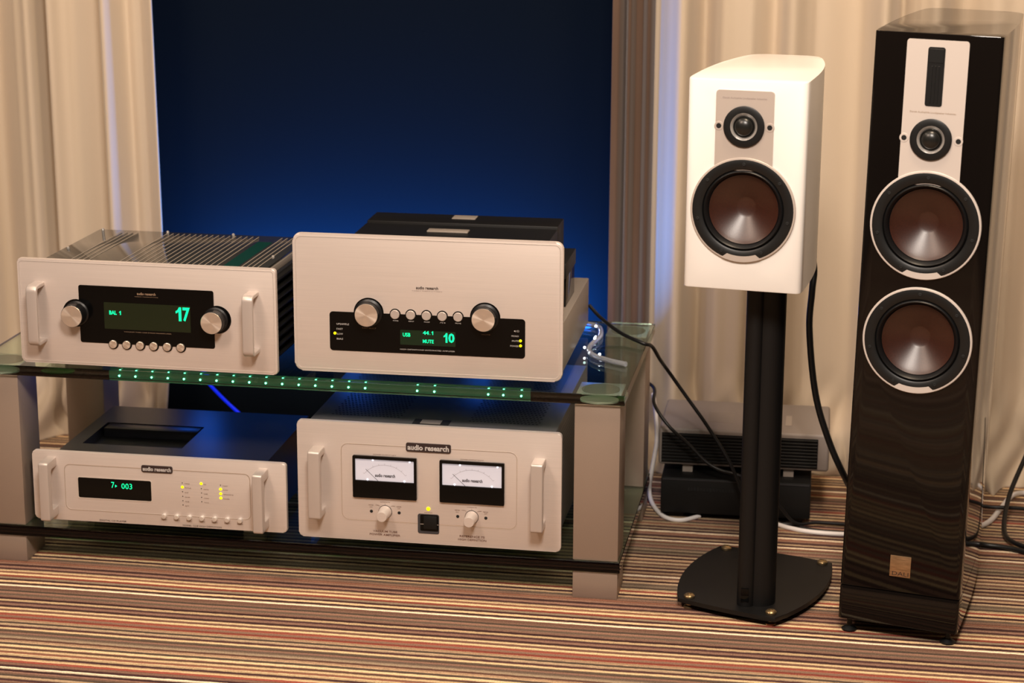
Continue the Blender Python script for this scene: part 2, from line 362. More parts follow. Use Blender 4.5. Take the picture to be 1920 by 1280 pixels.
for px in (-RW + PW / 2, -PW / 2):
    for py in (0.0, RY):
        base = Vector((px, py, 0)) - ro
        a = obj('post', post_lo, rack, base); obj('post', post_hi, rack, base)
        obj('post_cap', cap, rack, base + Vector((0, 0, Z3 - 0.0004)))
        obj('mounting_disc', disc, rack, base + Vector((0, PD / 2, Z3 + 0.0024)))
        obj('stud', stud, rack, base + Vector((0, 0.012, Z2 - 0.0003)))
g_lo = obj('glass_shelf', boxm('glass_shelf', 'glass', -RW / 2 - 0.004, RW / 2 + 0.004, -0.27 - 0.004, RY + PD - 0.27 + 0.004, Z1 + 0.0002, Z2 - 0.0002, 0.001, 1), rack)
g_hi = obj('glass_shelf', boxm('glass_shelf', 'glass', -RW / 2 - 0.008, RW / 2 + 0.008, -0.27 - 0.008, RY + PD - 0.27 + 0.006, GT - 0.0188, GT, 0.001, 1), rack)
bm = bmesh.new(); bmesh.ops.create_icosphere(bm, subdivisions=1, radius=0.0021); reflection_me = finish(bm, 'led_reflection', 'led_reflection', 180)
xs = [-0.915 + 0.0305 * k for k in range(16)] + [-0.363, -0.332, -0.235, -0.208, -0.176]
obj('edge_glow', boxm('edge_glow', 'edge_glow', -0.935 + RW / 2, -0.160 + RW / 2, -0.2585, -0.2575, GT - 0.0180, GT - 0.0008), g_hi)  # added glow inside the glass, greens its front edge
for x in xs: obj('led_reflection', reflection_me, g_hi, (x + RW / 2, -0.262, GT - 0.0125))  # glowing beads in place of lamps reflected in the glass

# ------------------------------------------------------------------ shared small parts
def knob(parent, x, z, fz, r, L, mt_side='rubber', cap_mt='spun', cap_r=None, collar=1.12):
    k = obj('knob', lathe_m('knob', mt_side, [(0, 0), (r * collar, 0), (r * collar, -0.004), (r, -0.006), (r, -L + 0.001), (r * 0.96, -L), (0, -L)], 40), parent, (x, 0, z + fz))
    cr = cap_r or r * 0.955
    obj('knob_cap', lathe_m('knob_cap', cap_mt, [(0, -L + .0003), (cr, -L + .0003), (cr, -L - 0.0005), (cr * 0.985, -L - 0.0009), (0, -L - 0.0009)], 40), k)
    return k
def dot(name, mt, r, t=0.0012): return lathe_m(name, mt, [(0, 0), (r, 0), (r, -t * .6), (r * 0.75, -t), (0, -t)], 16)
class Unit:
    def __init__(s, name, label, cat, x, y, zshelf, foot, yaw):
        s.t = thing(name, label, cat, (x, y, zshelf), yaw); s.f = foot
    def add(s, name, me, loc=(0, 0, 0), parent=None, label=None):
        if parent is None: return obj(name, me, s.t, (loc[0], loc[1], loc[2] + s.f), label=label)
        return obj(name, me, parent, loc, label=label)
    def text(s, st, x0, x1, z0, z1, mt, y=-0.0006, bold=0.0, name='lettering'):
        mm = 0.001; return s.add(name, text_m(name, mt, st, x0 * mm, x1 * mm, z0 * mm, z1 * mm, y, bold))
    def one(s, x0, x1, z0, z1, mt, y): return s.add('lettering', one_m('lettering', mt, x0 * .001, x1 * .001, z0 * .001, z1 * .001, y))
    def feet(s, hw, d0, d1, r=0.016):
        bm = bmesh.new(); lathe_y(bm, [(0, 0), (r * .9, 0), (r, s.f * .2), (r, s.f + 0.004), (0, s.f + 0.004)], 20); bmesh.ops.rotate(bm, verts=bm.verts, matrix=Matrix.Rotation(math.pi / 2, 3, 'X'))
        me = finish(bm, 'foot', 'black_soft', 35)
        for x in (-hw, hw):
            for y in (d0, d1): obj('foot', me, s.t, (x, y, 0))
    def face(s, h, r, bev=0.002, mt='alu', th=0.010):
        bm = bmesh.new(); prism_y(bm, rrect(-0.2415, 0.2415, 0, h, r), 0, th, bev, 3); return s.add('faceplate', finish(bm, 'faceplate', mt, 35))

# ------------------------------------------------------------------ upper amplifier with clear lid (display reads 17)
u = Unit('preamplifier', 'silver preamplifier with two handles, clear lid and green display reading 17', 'amplifier', -0.8566, -0.0039, GT, 0.0060, -0.0119)
u.face(0.1933, 0.007); u.feet(0.19, 0.05, 0.28)
bm = bmesh.new(); box(bm, -0.212, 0.212, 0.0101, 0.318, 0.004, 0.165, 0.001); u.add('chassis', finish(bm, 'chassis', 'dark_metal', 35))
bm = bmesh.new(); box(bm, -0.212, 0.212, 0.0101, 0.322, 0.1655, 0.178, 0.001); u.add('top_tray', finish(bm, 'top_tray', 'chassis_silver', 35))
lid = u.add('clear_lid', boxm('clear_lid', 'clear', -0.210, 0.210, 0.0102, 0.328, 0.1785, 0.183, 0.0008))
slot = boxm('vent_slot', 'slot', -0.0008, 0.0008, 0.016, 0.312, 0.1831, 0.1837)
for x in [-159, -148, -137, -126] + [-66 + 11.4 * k for k in range(17)] + [163, 173, 183, 193]: obj('vent_slot', slot, lid, (x * 0.001, 0, 0))
u.add('circuit_board', boxm('circuit_board', 'pcb', 0.128, 0.156, 0.02, 0.27, 0.1831, 0.1834), parent=lid)
pin = bmesh.new(); lathe_y(pin, [(0, 0), (0.0028, 0), (0.0028, 0.003), (0.001, 0.0045), (0, 0.0045)], 12); bmesh.ops.rotate(pin, verts=pin.verts, matrix=Matrix.Rotation(math.pi / 2, 3, 'X')); pin = finish(pin, 'lid_screw', 'chrome', 35)
for x, y in ((-0.2, 0.14), (-0.2, 0.318), (-0.068, 0.318), (0.064, 0.318), (0.196, 0.318), (0.196, 0.14)): obj('lid_screw', pin, lid, (x, y, 0.183))
fin = boxm('cooling_fin', 'black_soft', 0.212, 0.226, 0.012, 0.318, -0.0022, 0.0022, 0.0008, 1)
for k in range(9):
    u.add('cooling_fin', fin, (0, 0, 0.018 + 0.0175 * k)); u.add('cooling_fin', fin, (-0.438, 0, 0.018 + 0.0175 * k))
bm = bmesh.new(); prism_y(bm, rrect(-0.1265, 0.1265, 0.043, 0.149, 0.004), -0.0008, 0.004)
for x in (-0.1325, 0.1325): lathe_y(bm, [(0, -0.0010), (0.0255, -0.0010), (0.0255, 0.004), (0, 0.004)], 48, x, 0.0968)
BX = [-0.0645 + 0.02545 * k for k in range(6)]
for x in BX: lathe_y(bm, [(0, -0.0009), (0.0096, -0.0009), (0.0096, 0.004), (0, 0.004)], 28, x, 0.0424)
u.add('display_window', finish(bm, 'display_window', 'black'))
bm = bmesh.new(); prism_y(bm, rrect(-0.0795, 0.0825, 0.0705, 0.1195, 0.001), -0.0013, 0.0); disp = u.add('display', finish(bm, 'display', 'vfd_back'))
u.one(55.5, 66, 91, 116.5, 'vfd', -0.0018); u.text('7', 68.5, 82, 91, 116.5, 'vfd', -0.0018, 0.03); u.text('BAL', -69.5, -55.5, 97.2, 104.6, 'vfd', -0.0018, 0.03); u.one(-51, -47.5, 97.2, 104.6, 'vfd', -0.0018)
u.text('audio research', -16, 19, 135.4, 140.4, 'print_tan', -0.0014, 0.02); u.text('HIGH DEFINITION', -20, 23, 131.8, 132.9, 'print_tan', -0.0014)
u.text('VACUUM TUBE LINE STAGE PREAMPLIFIER', -43, 46, 65.6, 67.2, 'print_tan', -0.0014)
knob(u.t, -0.1310, 0.0968, u.f, 0.0205, 0.028); knob(u.t, 0.1300, 0.0968, u.f, 0.0205, 0.028)
btn = lathe_m('button', 'spun', [(0, 0), (0.0074, 0), (0.0074, -0.004), (0.0068, -0.0047), (0, -0.0047)], 24)
for x in BX: u.add('button', btn, (x, 0, 0.0424))
h6 = handle_m('handle', 'alu_soft', 0.020, 0.040, 0.152, 0.040, 0.008, 0.012)
for x in (-0.2010, 0.2000): u.add('handle', h6, (x, 0, 0))
u.add('edge_highlight', frame_outline('alu_bright', 'edge_highlight', -0.2375, 0.2375, 0.004, 0.1893, 0.0055, 0.0008, -0.0004))

# ------------------------------------------------------------------ upper integrated amplifier (display reads 10)
u = Unit('integrated_amplifier', 'silver integrated amplifier with black tube cover and display reading MUTE 10', 'amplifier', -0.3475, 0.0175, GT, 0.0111, 0.0101)
u.face(0.2507, 0.014, 0.003); u.feet(0.20, 0.05, 0.38)
u.add('edge_highlight', frame_outline('alu_bright', 'edge_highlight', -0.2365, 0.2365, 0.005, 0.2457, 0.0105, 0.0010, -0.0004))  # bright ring paints the highlight along the faceplate rim
u.add('chassis', boxm('chassis', 'chassis_silver', -0.236, 0.236, 0.0101, 0.425, 0.004, 0.094, 0.002))
tc_ = u.add('tube_cover', boxm('tube_cover', 'black_soft', -0.184, 0.186, 0.030, 0.335, 0.0945, 0.206, 0.002))
u.add('transformer_cover', boxm('transformer_cover', 'black_matte', -0.184, 0.186, 0.340, 0.445 - 0.021, 0.0945, 0.210, 0.002))
u.add('cover_handle', boxm('cover_handle', 'chassis_silver', -0.052, 0.026, 0.262, 0.284, 0.2062, 0.2092, 0.001), parent=tc_) if False else obj('cover_handle', boxm('cover_handle', 'chassis_silver', -0.052, 0.026, 0.262, 0.286, 0.2062, 0.2095, 0.001), tc_)
u.add('emblem', boxm('emblem', 'chassis_silver', -0.026, 0.020, 0.378, 0.412, 0.2101, 0.2115, 0.0006))
bm = bmesh.new(); box(bm, 0.186, 0.2255, 0.16, 0.300, 0.150, 0.178, 0.001); u.add('terminal_shelf', finish(bm, 'terminal_shelf', 'black_soft', 35))
bm = bmesh.new(); box(bm, 0.190, 0.2235, 0.175, 0.298, 0.0945, 0.150, 0.001); u.add('terminal_box', finish(bm, 'terminal_box', 'black', 35))
bm = bmesh.new(); prism_y(bm, rrect(-0.1762, 0.1752, 0.0402, 0.1113, 0.006), -0.0008, 0.004)
for x in (-0.1050, 0.1040): lathe_y(bm, [(0, -0.0010), (0.0270, -0.0010), (0.0270, 0.004), (0, 0.004)], 48, x, 0.1117)
BX = [-0.0573 + 0.02828 * k for k in range(5)]
for x in BX: lathe_y(bm, [(0, -0.0009), (0.0100, -0.0009), (0.0100, 0.004), (0, 0.004)], 28, x, 0.1108)
u.add('display_window', finish(bm, 'display_window', 'black'))
bm = bmesh.new(); prism_y(bm, rrect(-0.0483, 0.0511, 0.0562, 0.0832, 0.001), -0.0012, 0.0); u.add('display', finish(bm, 'display', 'vfd_back2'))
u.one(30, 36.8, 63.3, 80.6, 'vfd', -0.0018); u.text('0', 38.5, 49.5, 63.3, 80.6, 'vfd', -0.0018, 0.03); u.text('USB', -43.5, -29.8, 71.2, 78.2, 'vfd', -0.0018, 0.02)
u.text('44', -7.3, 3.6, 76.3, 83.0, 'vfd', -0.0018, 0.03); u.text('.', 5.0, 6.2, 76.3, 77.5, 'vfd', -0.0018); u.one(8.2, 11.2, 76.3, 83.0, 'vfd', -0.0018); u.text('MUTE', -7.4, 12.1, 60.8, 67.4, 'vfd', -0.0018, 0.02)
u.text('audio research', -19.4, 20.3, 157.9, 163.3, 'print_dark', -0.0006, 0.02); u.text('HIGH DEFINITION', -26.3, 27.1, 154.1, 155.6, 'print_grey')
u.text('HIGH DEFINITION® INTEGRATED AMPLIFIER', -48.6, 50, 46.7, 49.0, 'print_light', -0.0014)
for s_, z in (('UPSAMPLE', 89), ('FAST', 80), ('SLOW', 71), ('BIAS', 61.8)): u.text(s_, -163.5, -163.5 + 2.85 * len(s_), z - 1.6, z + 1.6, 'print_light', -0.0014)
for s_, z, l in (('◀/Ω', 89.6, 9.5), ('MONO', 80.5, 13), ('MUTE', 71.7, 12), ('POWER', 62.5, 15)):
    if s_[0] == '◀':
        bm = bmesh.new(); f = [bm.verts.new((x * .001, -0.0014, z_ * .001)) for x, z_ in ((155, 89.6), (158, 91.4), (158, 87.8))]; bm.faces.new(f); u.add('speaker_symbol', finish(bm, 'speaker_symbol', 'print_light'))
        u.text('/Ω', 159, 164.5, z - 1.6, z + 1.8, 'print_light', -0.0014)
    else: u.text(s_, 164 - l, 164, z - 1.5, z + 1.5, 'print_light', -0.0014)
for s_, x in (('POWER', 0), ('INPUT', 1), ('MODE', 2), ('/Ω', 3), ('MUTE', 4)):
    c = -56 + 28 * x; u.text(s_, c - 5, c + 5, 98.2, 100.3, 'print_light', -0.0014)
u.text('INPUT SELECT', -117, -92, 82.5, 84.5, 'print_tan', -0.0014); u.text('VOLUME', 97, 113, 80.0, 82.0, 'print_tan', -0.0014)
knob(u.t, -0.1050, 0.1117, u.f, 0.0215, 0.021, collar=1.16); knob(u.t, 0.1040, 0.1117, u.f, 0.0215, 0.021, collar=1.16)
btn = lathe_m('button', 'alu_soft', [(0, 0), (0.0082, 0), (0.0082, -0.0035), (0.0075, -0.0042), (0, -0.0042)], 24)
for x in BX: u.add('button', btn, (x, 0, 0.1108))
led = dot('indicator_light', 'led', 0.0025)
for x, z in ((-0.1668, 0.0718), (0.1671, 0.0724), (0.1672, 0.0634)): u.add('indicator_light', led, (x, -0.0009, z))

# ------------------------------------------------------------------ lower disc player
u = Unit('disc_player', 'slim silver disc player with square handles and small green track display', 'disc player', -0.8499, 0.0056, Z2, 0.0136, 0.0062)
u.face(0.1324, 0.007); 
ft = boxm('foot', 'chassis_silver', -0.02, 0.02, -0.018, 0.018, 0, u.f + 0.004, 0.002)
for x in (-0.17, 0.17):
    for y in (0.045, 0.28): obj('foot', ft, u.t, (x, y, 0))
bm = bmesh.new()
box(bm, -0.200, 0.200, 0.0101, 0.325, 0.004, 0.106); X0, X1, Y0, Y1 = -0.172, 0.022, 0.075, 0.215
for a in ((-0.200, X0, 0.0101, 0.325), (X1, 0.200, 0.0101, 0.325), (X0, X1, 0.0101, Y0), (X0, X1, Y1, 0.325)): box(bm, a[0], a[1], a[2], a[3], 0.1061, 0.1265)
u.add('chassis', finish(bm, 'chassis', 'dark_cover'))
u.add('disc_well', boxm('disc_well', 'black_soft', X0 + .001, X1 - .001, Y0 + .001, Y1 - .001, 0.1062, 0.1085))
u.add('well_lid', boxm('well_lid', 'dark_cover', X0 + 0.004, X1 - 0.004, Y1 - 0.035, Y1 - 0.002, 0.1086, 0.1255, 0.001))
u.add('groove', frame_outline('print_tan', 'groove', -0.1805, 0.1740, 0.0205, 0.1090, 0.011, 0.0007, -0.0003))
u.add('groove_highlight', frame_outline('alu_bright', 'groove_highlight', -0.1797, 0.1732, 0.0213, 0.1082, 0.0105, 0.0006, -0.0003))
bm = bmesh.new(); prism_y(bm, rrect(-0.0312, 0.0279, 0.1022, 0.1154, 0.003), -0.0018, 0.0, 0.0005, 1); u.add('badge', finish(bm, 'badge', 'badge_black', 35))
u.text('audio research', -28.6, 25.4, 105.0, 112.8, 'print_light', -0.0021, 0.035)
bm = bmesh.new(); ring_y(bm, rrect(-0.1568, -0.0130, 0.0440, 0.0862, 0.004), rrect(-0.1545, -0.0142, 0.0460, 0.0850, 0.003), -0.0006, 0.0); u.add('window_bezel', finish(bm, 'window_bezel', 'alu_bright'))
bm = bmesh.new(); prism_y(bm, rrect(-0.1545, -0.0142, 0.0460, 0.0850, 0.003), -0.0004, 0.0); u.add('display', finish(bm, 'display', 'black'))
u.text('7', -90.5, -84.5, 68.0, 79.4, 'vfd', -0.0010); u.text('003', -71.0, -50.4, 67.2, 77.8, 'vfd', -0.0010)
bm = bmesh.new(); f = [bm.verts.new((x * .001, -0.0010, z * .001)) for x, z in ((-83.2, 69.2), (-83.2, 74.6), (-79.2, 71.9))]; bm.faces.new(f); u.add('play_symbol', finish(bm, 'play_symbol', 'vfd'))
led_off = dot('indicator_light', 'print_dark', 0.0010, 0.0004); led_on = dot('indicator_light', 'led', 0.0026, 0.0010)
cols = ((45.4, (85.1, 77.1, 68.1, 59.2, 50.7, 42.4), ('TIME', 'TITLE', 'INT', 'SKIP', 'A-B', 'RPT'), (1,)),
        (81.4, (85.8, 76.2, 67.7, 59.4, 50.9), ('CD', 'DATA', 'USB', 'COAX', 'TOSL'), (0,)),
        (117.9, (84.9, 77.2, 68.5, 60.2), ('FAST', 'SLOW', 'UPSAMPLE', 'POWER'), (1, 2, 3)))
for x, zs, ls, on in cols:
    for k, (z, s_) in enumerate(zip(zs, ls)):
        u.add('indicator_light', led_on if k in on else led_off, (x * .001, 0, z * .001)); u.text(s_, x + 4.5, x + 4.5 + 2.4 * len(s_), z - 2.2, z - 0.4, 'print_brown')
cb = lathe_m('button', 'alu_bright', [(0, 0), (0.0047, 0), (0.0047, -0.005), (0.0040, -0.0062), (0, -0.0066)], 20)
for k, s_ in enumerate(('POWER', 'OPEN', 'PLAY', 'STOP', 'PAUSE', 'NEXT', 'BACK')):
    x = 9.2 + 24.1 * k; u.add('button', cb, (x * .001, 0, 0.0195)); u.text(s_, x - 6, x + 4.5, 11.0, 12.8, 'print_brown')
u.text('DIGITAL CD PLAYER', -115.9, -64.4, 2.2, 5.2, 'print_dark'); u.text('MODEL CD8 HIGH DEFINITION', 43.8, 117.8, 1.8, 4.8, 'print_dark')
hc = handle_m('handle', 'alu_soft', 0.0185, 0.010, 0.122, 0.044, 0.018, 0.005)
for x in (-0.2045, 0.1990): u.add('handle', hc, (x, 0, 0))

# ------------------------------------------------------------------ lower power amplifier with meters
u = Unit('power_amplifier', 'silver power amplifier with two handles and two lit needle meters', 'amplifier', -0.3452, 0.0090, Z2, 0.0088, -0.0031)
u.face(0.2213, 0.008); u.feet(0.19, 0.06, 0.40)
ch = u.add('chassis', boxm('chassis', 'grey_metal', -0.226, 0.226, 0.0101, 0.440, 0.004, 0.2145, 0.002))
top = [(x0 + 0.0068 * i + (0.0034 if j % 2 else 0), 0.070 + 0.0115 * j, 0.2148) for x0 in (-0.192, 0.063) for i in range(19) for j in range(29)]
o = obj('perforation', perf_m('perforation', 'hole', top, 0.0025, 'z'), ch); o['kind'] = 'stuff'
side = [(0.2262, 0.03 + 0.0095 * j + (0.0047 if i % 2 else 0), 0.02 + 0.0082 * i) for i in range(23) for j in range(40)]
o = obj('perforation', perf_m('perforation', 'slot', side, 0.0020, 'x'), ch); o['kind'] = 'stuff'
obj('emblem', boxm('emblem', 'hole', -0.037, 0.030, 0.035, 0.066, 0.2146, 0.2150), ch); obj('emblem_plate', boxm('emblem_plate', 'chassis_silver', -0.023, 0.014, 0.038, 0.063, 0.2150, 0.2154), ch)
u.add('groove', frame_outline('print_tan', 'groove', -0.1603, 0.1615, 0.0378, 0.1818, 0.013, 0.0007, -0.0003)); u.add('groove_highlight', frame_outline('alu_bright', 'groove_highlight', -0.1610, 0.1622, 0.0371, 0.1825, 0.0137, 0.0008, -0.0004))
bm = bmesh.new(); prism_y(bm, rrect(-0.0400, 0.0418, 0.1738, 0.1900, 0.003), -0.0020, 0.0, 0.0005, 1); u.add('badge', finish(bm, 'badge', 'badge_black', 35))
u.text('audio research', -37.2, 38.6, 176.8, 187.2, 'print_light', -0.0023, 0.035)
for cx, side_, t in ((-0.0794, -1, 'POWER OUTPUT LEFT'), (0.0804, 1, 'POWER OUTPUT RIGHT')):
    bm = bmesh.new(); A = rrect(-0.0588, 0.0588, 0.0824, 0.1614, 0.002); B = rrect(-0.0542, 0.0540, 0.1148, 0.1556, 0.001)
    ring_y(bm, A, B, -0.0045, 0.0); me = u.add('meter', finish(bm, 'meter', 'black'), (cx, 0, 0))
    bm = bmesh.new(); prism_y(bm, B, -0.0012, 0.0); obj('meter_dial', finish(bm, 'meter_dial', 'meter'), me)
    obj('meter_logo', text_m('meter_logo', 'print_dark', 'audio research', -0.0180, 0.0190, 0.1222, 0.1286, -0.0016, 0.03), me)
    bm = bmesh.new(); pts = []
    for sgn in (0, 1):
        for k in range(25):
            a = math.radians(142 - 104 * k / 24); R_ = 0.0475 if sgn else 0.0470; pts.append((R_ * math.cos(a) * 1.02, 0.098 + R_ * math.sin(a)))
    va = [bm.verts.new((x, -0.0016, z)) for x, z in pts]
    for k in range(24): bm.faces.new((va[k], va[k + 1], va[26 + k], va[25 + k]))
    for k in range(0, 25, 3):
        a = math.radians(142 - 104 * k / 24); d_ = Vector((math.cos(a), math.sin(a))); n_ = Vector((-d_.y, d_.x)) * 0.00025
        q = [d_ * 0.0470 + n_, d_ * 0.0500 + n_, d_ * 0.0500 - n_, d_ * 0.0470 - n_]; bm.faces.new([bm.verts.new((p.x * 1.02, -0.0016, 0.098 + p.y)) for p in q])
    obj('meter_scale', finish(bm, 'meter_scale', 'scale_grey'), me)
    bm = bmesh.new(); d_ = Vector((-0.73, 0.68)).normalized(); n_ = Vector((-d_.y, d_.x)) * 0.00035; c0 = Vector((-0.0125, 0.1150)); q = [c0 + n_, c0 + d_ * 0.031 + n_, c0 + d_ * 0.031 - n_, c0 - n_]
    bm.faces.new([bm.verts.new((p.x, -0.0020, p.y)) for p in q]); obj('meter_needle', finish(bm, 'meter_needle', 'print_dark'), me)
    lm = dot('meter_lamp', 'meter_lamp', 0.0014)
    for x, z in ((-0.022, 0.1535), (0.046, 0.1535), (-0.032, 0.1165), (0.036, 0.1165)): obj('meter_lamp', lm, me, (x, -0.0012, z))
    u.text(t, cx * 1000 - 21, cx * 1000 + 21, 163.2, 165.0, 'print_brown')
    kx = side_ * 0.0796
    k = u.add('knob', lathe_m('knob', 'alu', [(0, 0), (0.0118, 0), (0.0118, -0.002), (0.0112, -0.003), (0.0096, -0.029), (0.0090, -0.030), (0, -0.030)], 32), (kx, 0, 0.0563))
    obj('knob_ring', lathe_m('knob_ring', 'print_dark', [(0.0113, 0), (0.0126, 0), (0.0126, -0.0005), (0.0113, -0.0005)], 32), k)
    scr = dot('screw', 'hole', 0.0029, 0.0006)
    for x in (-0.0257, 0.0257): u.add('screw', scr, (kx + x, 0, 0.0560))
    K = kx * 1000
    u.text('OPERATE', K - 9, K + 9, 74.0, 75.6, 'print_brown'); u.text('METER', K - 31, K - 21.5, 67.0, 68.8, 'print_brown'); u.text('ON', K - 29, K - 24, 63.6, 65.0, 'print_brown')
    u.text('METER', K + 21, K + 30, 66.6, 68.4, 'print_brown'); u.text('OFF', K + 23, K + 28, 63.2, 64.8, 'print_brown')
    bm = bmesh.new()
    for s_ in (-1, 1):
        for x0, z0, x1, z1 in ((10, 66.5, 12.5, 68.3), (12.5, 68.3, 18, 68.5)):
            bm.faces.new([bm.verts.new(((K + s_ * x) * .001, -0.0006, z * .001)) for x, z in ((x0, z0 - .25), (x1, z1 - .25), (x1, z1 + .25), (x0, z0 + .25))])
    bm.faces.new([bm.verts.new(((K + x) * .001, -0.0006, z * .001)) for x, z in ((-.25, 69.5), (.25, 69.5), (.25, 72.5), (-.25, 72.5))])
    u.add('pointer_lines', finish(bm, 'pointer_lines', 'print_brown'))
u.add('indicator_light', dot('indicator_light', 'led', 0.0036, 0.0014), (0, 0, 0.0671)); u.text('POWER', -7, 7.5, 59.0, 60.6, 'print_brown')
bm = bmesh.new(); A = rrect(-0.0196, 0.0198, 0.0196, 0.0570, 0.004); B = rrect(-0.0150, 0.0185, 0.0245, 0.0555, 0.0025); ring_y(bm, A, B, -0.0006, 0.0); sw = u.add('power_switch', finish(bm, 'power_switch', 'dark_metal'))
bm = bmesh.new(); prism_y(bm, B, -0.0003, 0.0); obj('switch_well', finish(bm, 'switch_well', 'black'), sw)
obj('rocker', boxm('rocker', 'black_soft', -0.0085, 0.0160, -0.0030, -0.0003, 0.0290, 0.0540, 0.0012), sw)
u.text('VACUUM TUBE', -102.6, -57.5, 17.0, 20.8, 'print_brown', -0.0006, 0.01); u.text('POWER AMPLIFIER', -109, -52.1, 10.6, 14.4, 'print_brown', -0.0006, 0.01)
u.text('REFERENCE 75', 57.3, 103.2, 17.4, 21.2, 'print_brown', -0.0006, 0.01); u.text('HIGH DEFINITION', 54.6, 106.3, 11.0, 14.8, 'print_brown', -0.0006, 0.01)
hr = handle_m('handle', 'alu_soft', 0.022, 0.046, 0.174, 0.038, 0.014, 0.005)
for x in (-0.2020, 0.2025): u.add('handle', hr, (x, 0, 0))

# ------------------------------------------------------------------ loudspeakers
def cabinet_outline(hw, depth, rear, rc=0.014, rf=0.010, n=18):
    right = []
    for i in range(5):
        a = math.radians(-90 + 90 * i / 4); right.append((hw - rf + rf * math.cos(a), rf + rf * math.sin(a)))
    for i in range(1, n + 1):
        t = i / n; y = rf + (depth - rf - rc) * t; right.append((rear + rc + (hw - rear - rc) * (1 - t ** 2.9), y))
    cx = rear
    for i in range(1, 6):
        a = math.radians(90 * i / 5); right.append((cx + rc * math.cos(a), depth - rc + rc * math.sin(a)))
    return right + [(-x, y) for x, y in reversed(right)]
def cut_holes(me_name, bm, holes, mt):
    me = finish(bm, me_name, mt, 30); o = bpy.data.objects.new('tmp', me); C.objects.link(o); cs = []
    for x, z, r, dp in holes:
        b2 = bmesh.new(); lathe_y(b2, [(0, -0.05), (r, -0.05), (r, dp), (0, dp)], 64, x, z); bmesh.ops.recalc_face_normals(b2, faces=b2.faces); m2 = bpy.data.meshes.new('c'); b2.to_mesh(m2); b2.free(); m2.materials.append(M['black_soft'])
        c = bpy.data.objects.new('c', m2); C.objects.link(c); md = o.modifiers.new('b', 'BOOLEAN'); md.object = c; md.operation = 'DIFFERENCE'; md.solver = 'EXACT'; cs.append(c)
    dg = bpy.context.evaluated_depsgraph_get(); dg.update(); out = bpy.data.meshes.new_from_object(o.evaluated_get(dg))
    for q in cs + [o]: bpy.data.objects.remove(q)
    out.name = me_name
    for p in out.polygons: p.use_smooth = True
    out.set_sharp_from_angle(angle=math.radians(30)); return out
def woofer(parent, x, z, R, rim_mt, zt=0.0):
    """rim ring with the pale tab below, black frame, rubber surround, wood-fibre cone"""
    w_ = obj('woofer', lathe_m('woofer', 'frame_black', [(R * .965, -0.0005), (R * .965, -0.0042), (R * .93, -0.0050), (R * .80, -0.0046), (R * .775, -0.0030), (R * .765, 0.004), (R * .74, 0.010), (R * .70, 0.016)], 72), parent, (x, 0, z))
    bm = bmesh.new(); lathe_y(bm, [(R * .962, 0), (R, 0), (R, -0.0030), (R * .99, -0.0040), (R * .962, -0.0043)], 72)
    a0 = math.radians(22.5); o_, i_ = [], []
    for k in range(13):
        t = -a0 + 2 * a0 * k / 12; ti = t * 0.80
        o_.append((R * .985 * math.sin(t), -R * .985 * math.cos(t))); i_.append((R * .875 * math.sin(ti), -R * .875 * math.cos(ti)))
    V = [[bm.verts.new((p[0], yy, p[1])) for p in q] for yy in (-0.0056, -0.003) for q in (o_, i_)]
    for k in range(12):
        bm.faces.new((V[0][k], V[0][k + 1], V[1][k + 1], V[1][k])); bm.faces.new((V[1][k], V[1][k + 1], V[3][k + 1], V[3][k])); bm.faces.new((V[0][k], V[2][k], V[2][k + 1], V[0][k + 1]))
    for k in (0, 12): bm.faces.new((V[0][k], V[1][k], V[3][k], V[2][k]))
    obj('rim', finish(bm, 'rim', rim_mt, 35), w_)
    obj('surround', lathe_m('surround', 'rubber', [(R * .775, 0.002), (R * .755, -0.0030), (R * .73, -0.0050), (R * .705, -0.0030), (R * .680, 0.0035), (R * .665, 0.0060), (R * .650, 0.0055)], 72), w_)
    prof = [(R * .660, 0.0045)]
    for k in range(1, 15):
        t = k / 14; r = R * (.66 - .46 * t); prof.append((r, 0.0045 + 0.024 * t ** 0.86))
    prof += [(R * .192, 0.0289), (R * .15, 0.0300), (R * .10, 0.0309), (R * .05, 0.0314), (0, 0.0316)]
    obj('cone', lathe_m('cone', 'cone', prof, 72), w_)
    s_ = lathe_m('screw', 'hole', [(0, -.0046), (0.0030, -.0046), (0.0030, -0.0062), (0.0018, -0.0066), (0, -0.0060)], 10)
    for k in range(7):
        a = math.radians(90 + 360 / 7 * k); obj('screw', s_, w_, (R * .875 * math.cos(a), 0.0005, R * .875 * math.sin(a)))
    return w_
def dome_tweeter(parent, x, z, R):
    t = obj('tweeter', lathe_m('tweeter', 'frame_black', [(R, -0.002), (R, -0.0050), (R * .97, -0.0056), (R * .68, -0.0052), (R * .66, -0.004)], 56), parent, (x, 0, z))
    obj('tweeter_ring', lathe_m('tweeter_ring', 'chrome', [(R * .665, -0.0050), (R * .66, -0.0058), (R * .63, -0.0050), (R * .47, -0.0010), (R * .455, 0.000)], 56), t)
    obj('dome', lathe_m('dome', 'dome', [(R * .56, -0.0012), (R * .53, -0.0040), (R * .50, -0.0048), (R * .47, -0.0036)] + [(R * .455 * math.cos(math.radians(a)), -0.0034 - 0.0095 * math.sin(math.radians(a))) for a in range(0, 91, 10)], 48), t)
    return t
def screw_plate(parent, x, z, mt):
    p = obj('screw_collar', lathe_m('screw_collar', mt, [(0, -.001), (0.0074, -.001), (0.0074, -0.0022), (0.0070, -0.0025), (0, -0.0025)], 24), parent, (x, 0, z))
    obj('screw', lathe_m('screw', 'hole', [(0, -0.0024), (0.0043, -0.0024), (0.0041, -0.0029), (0, -0.0029)], 16), p)

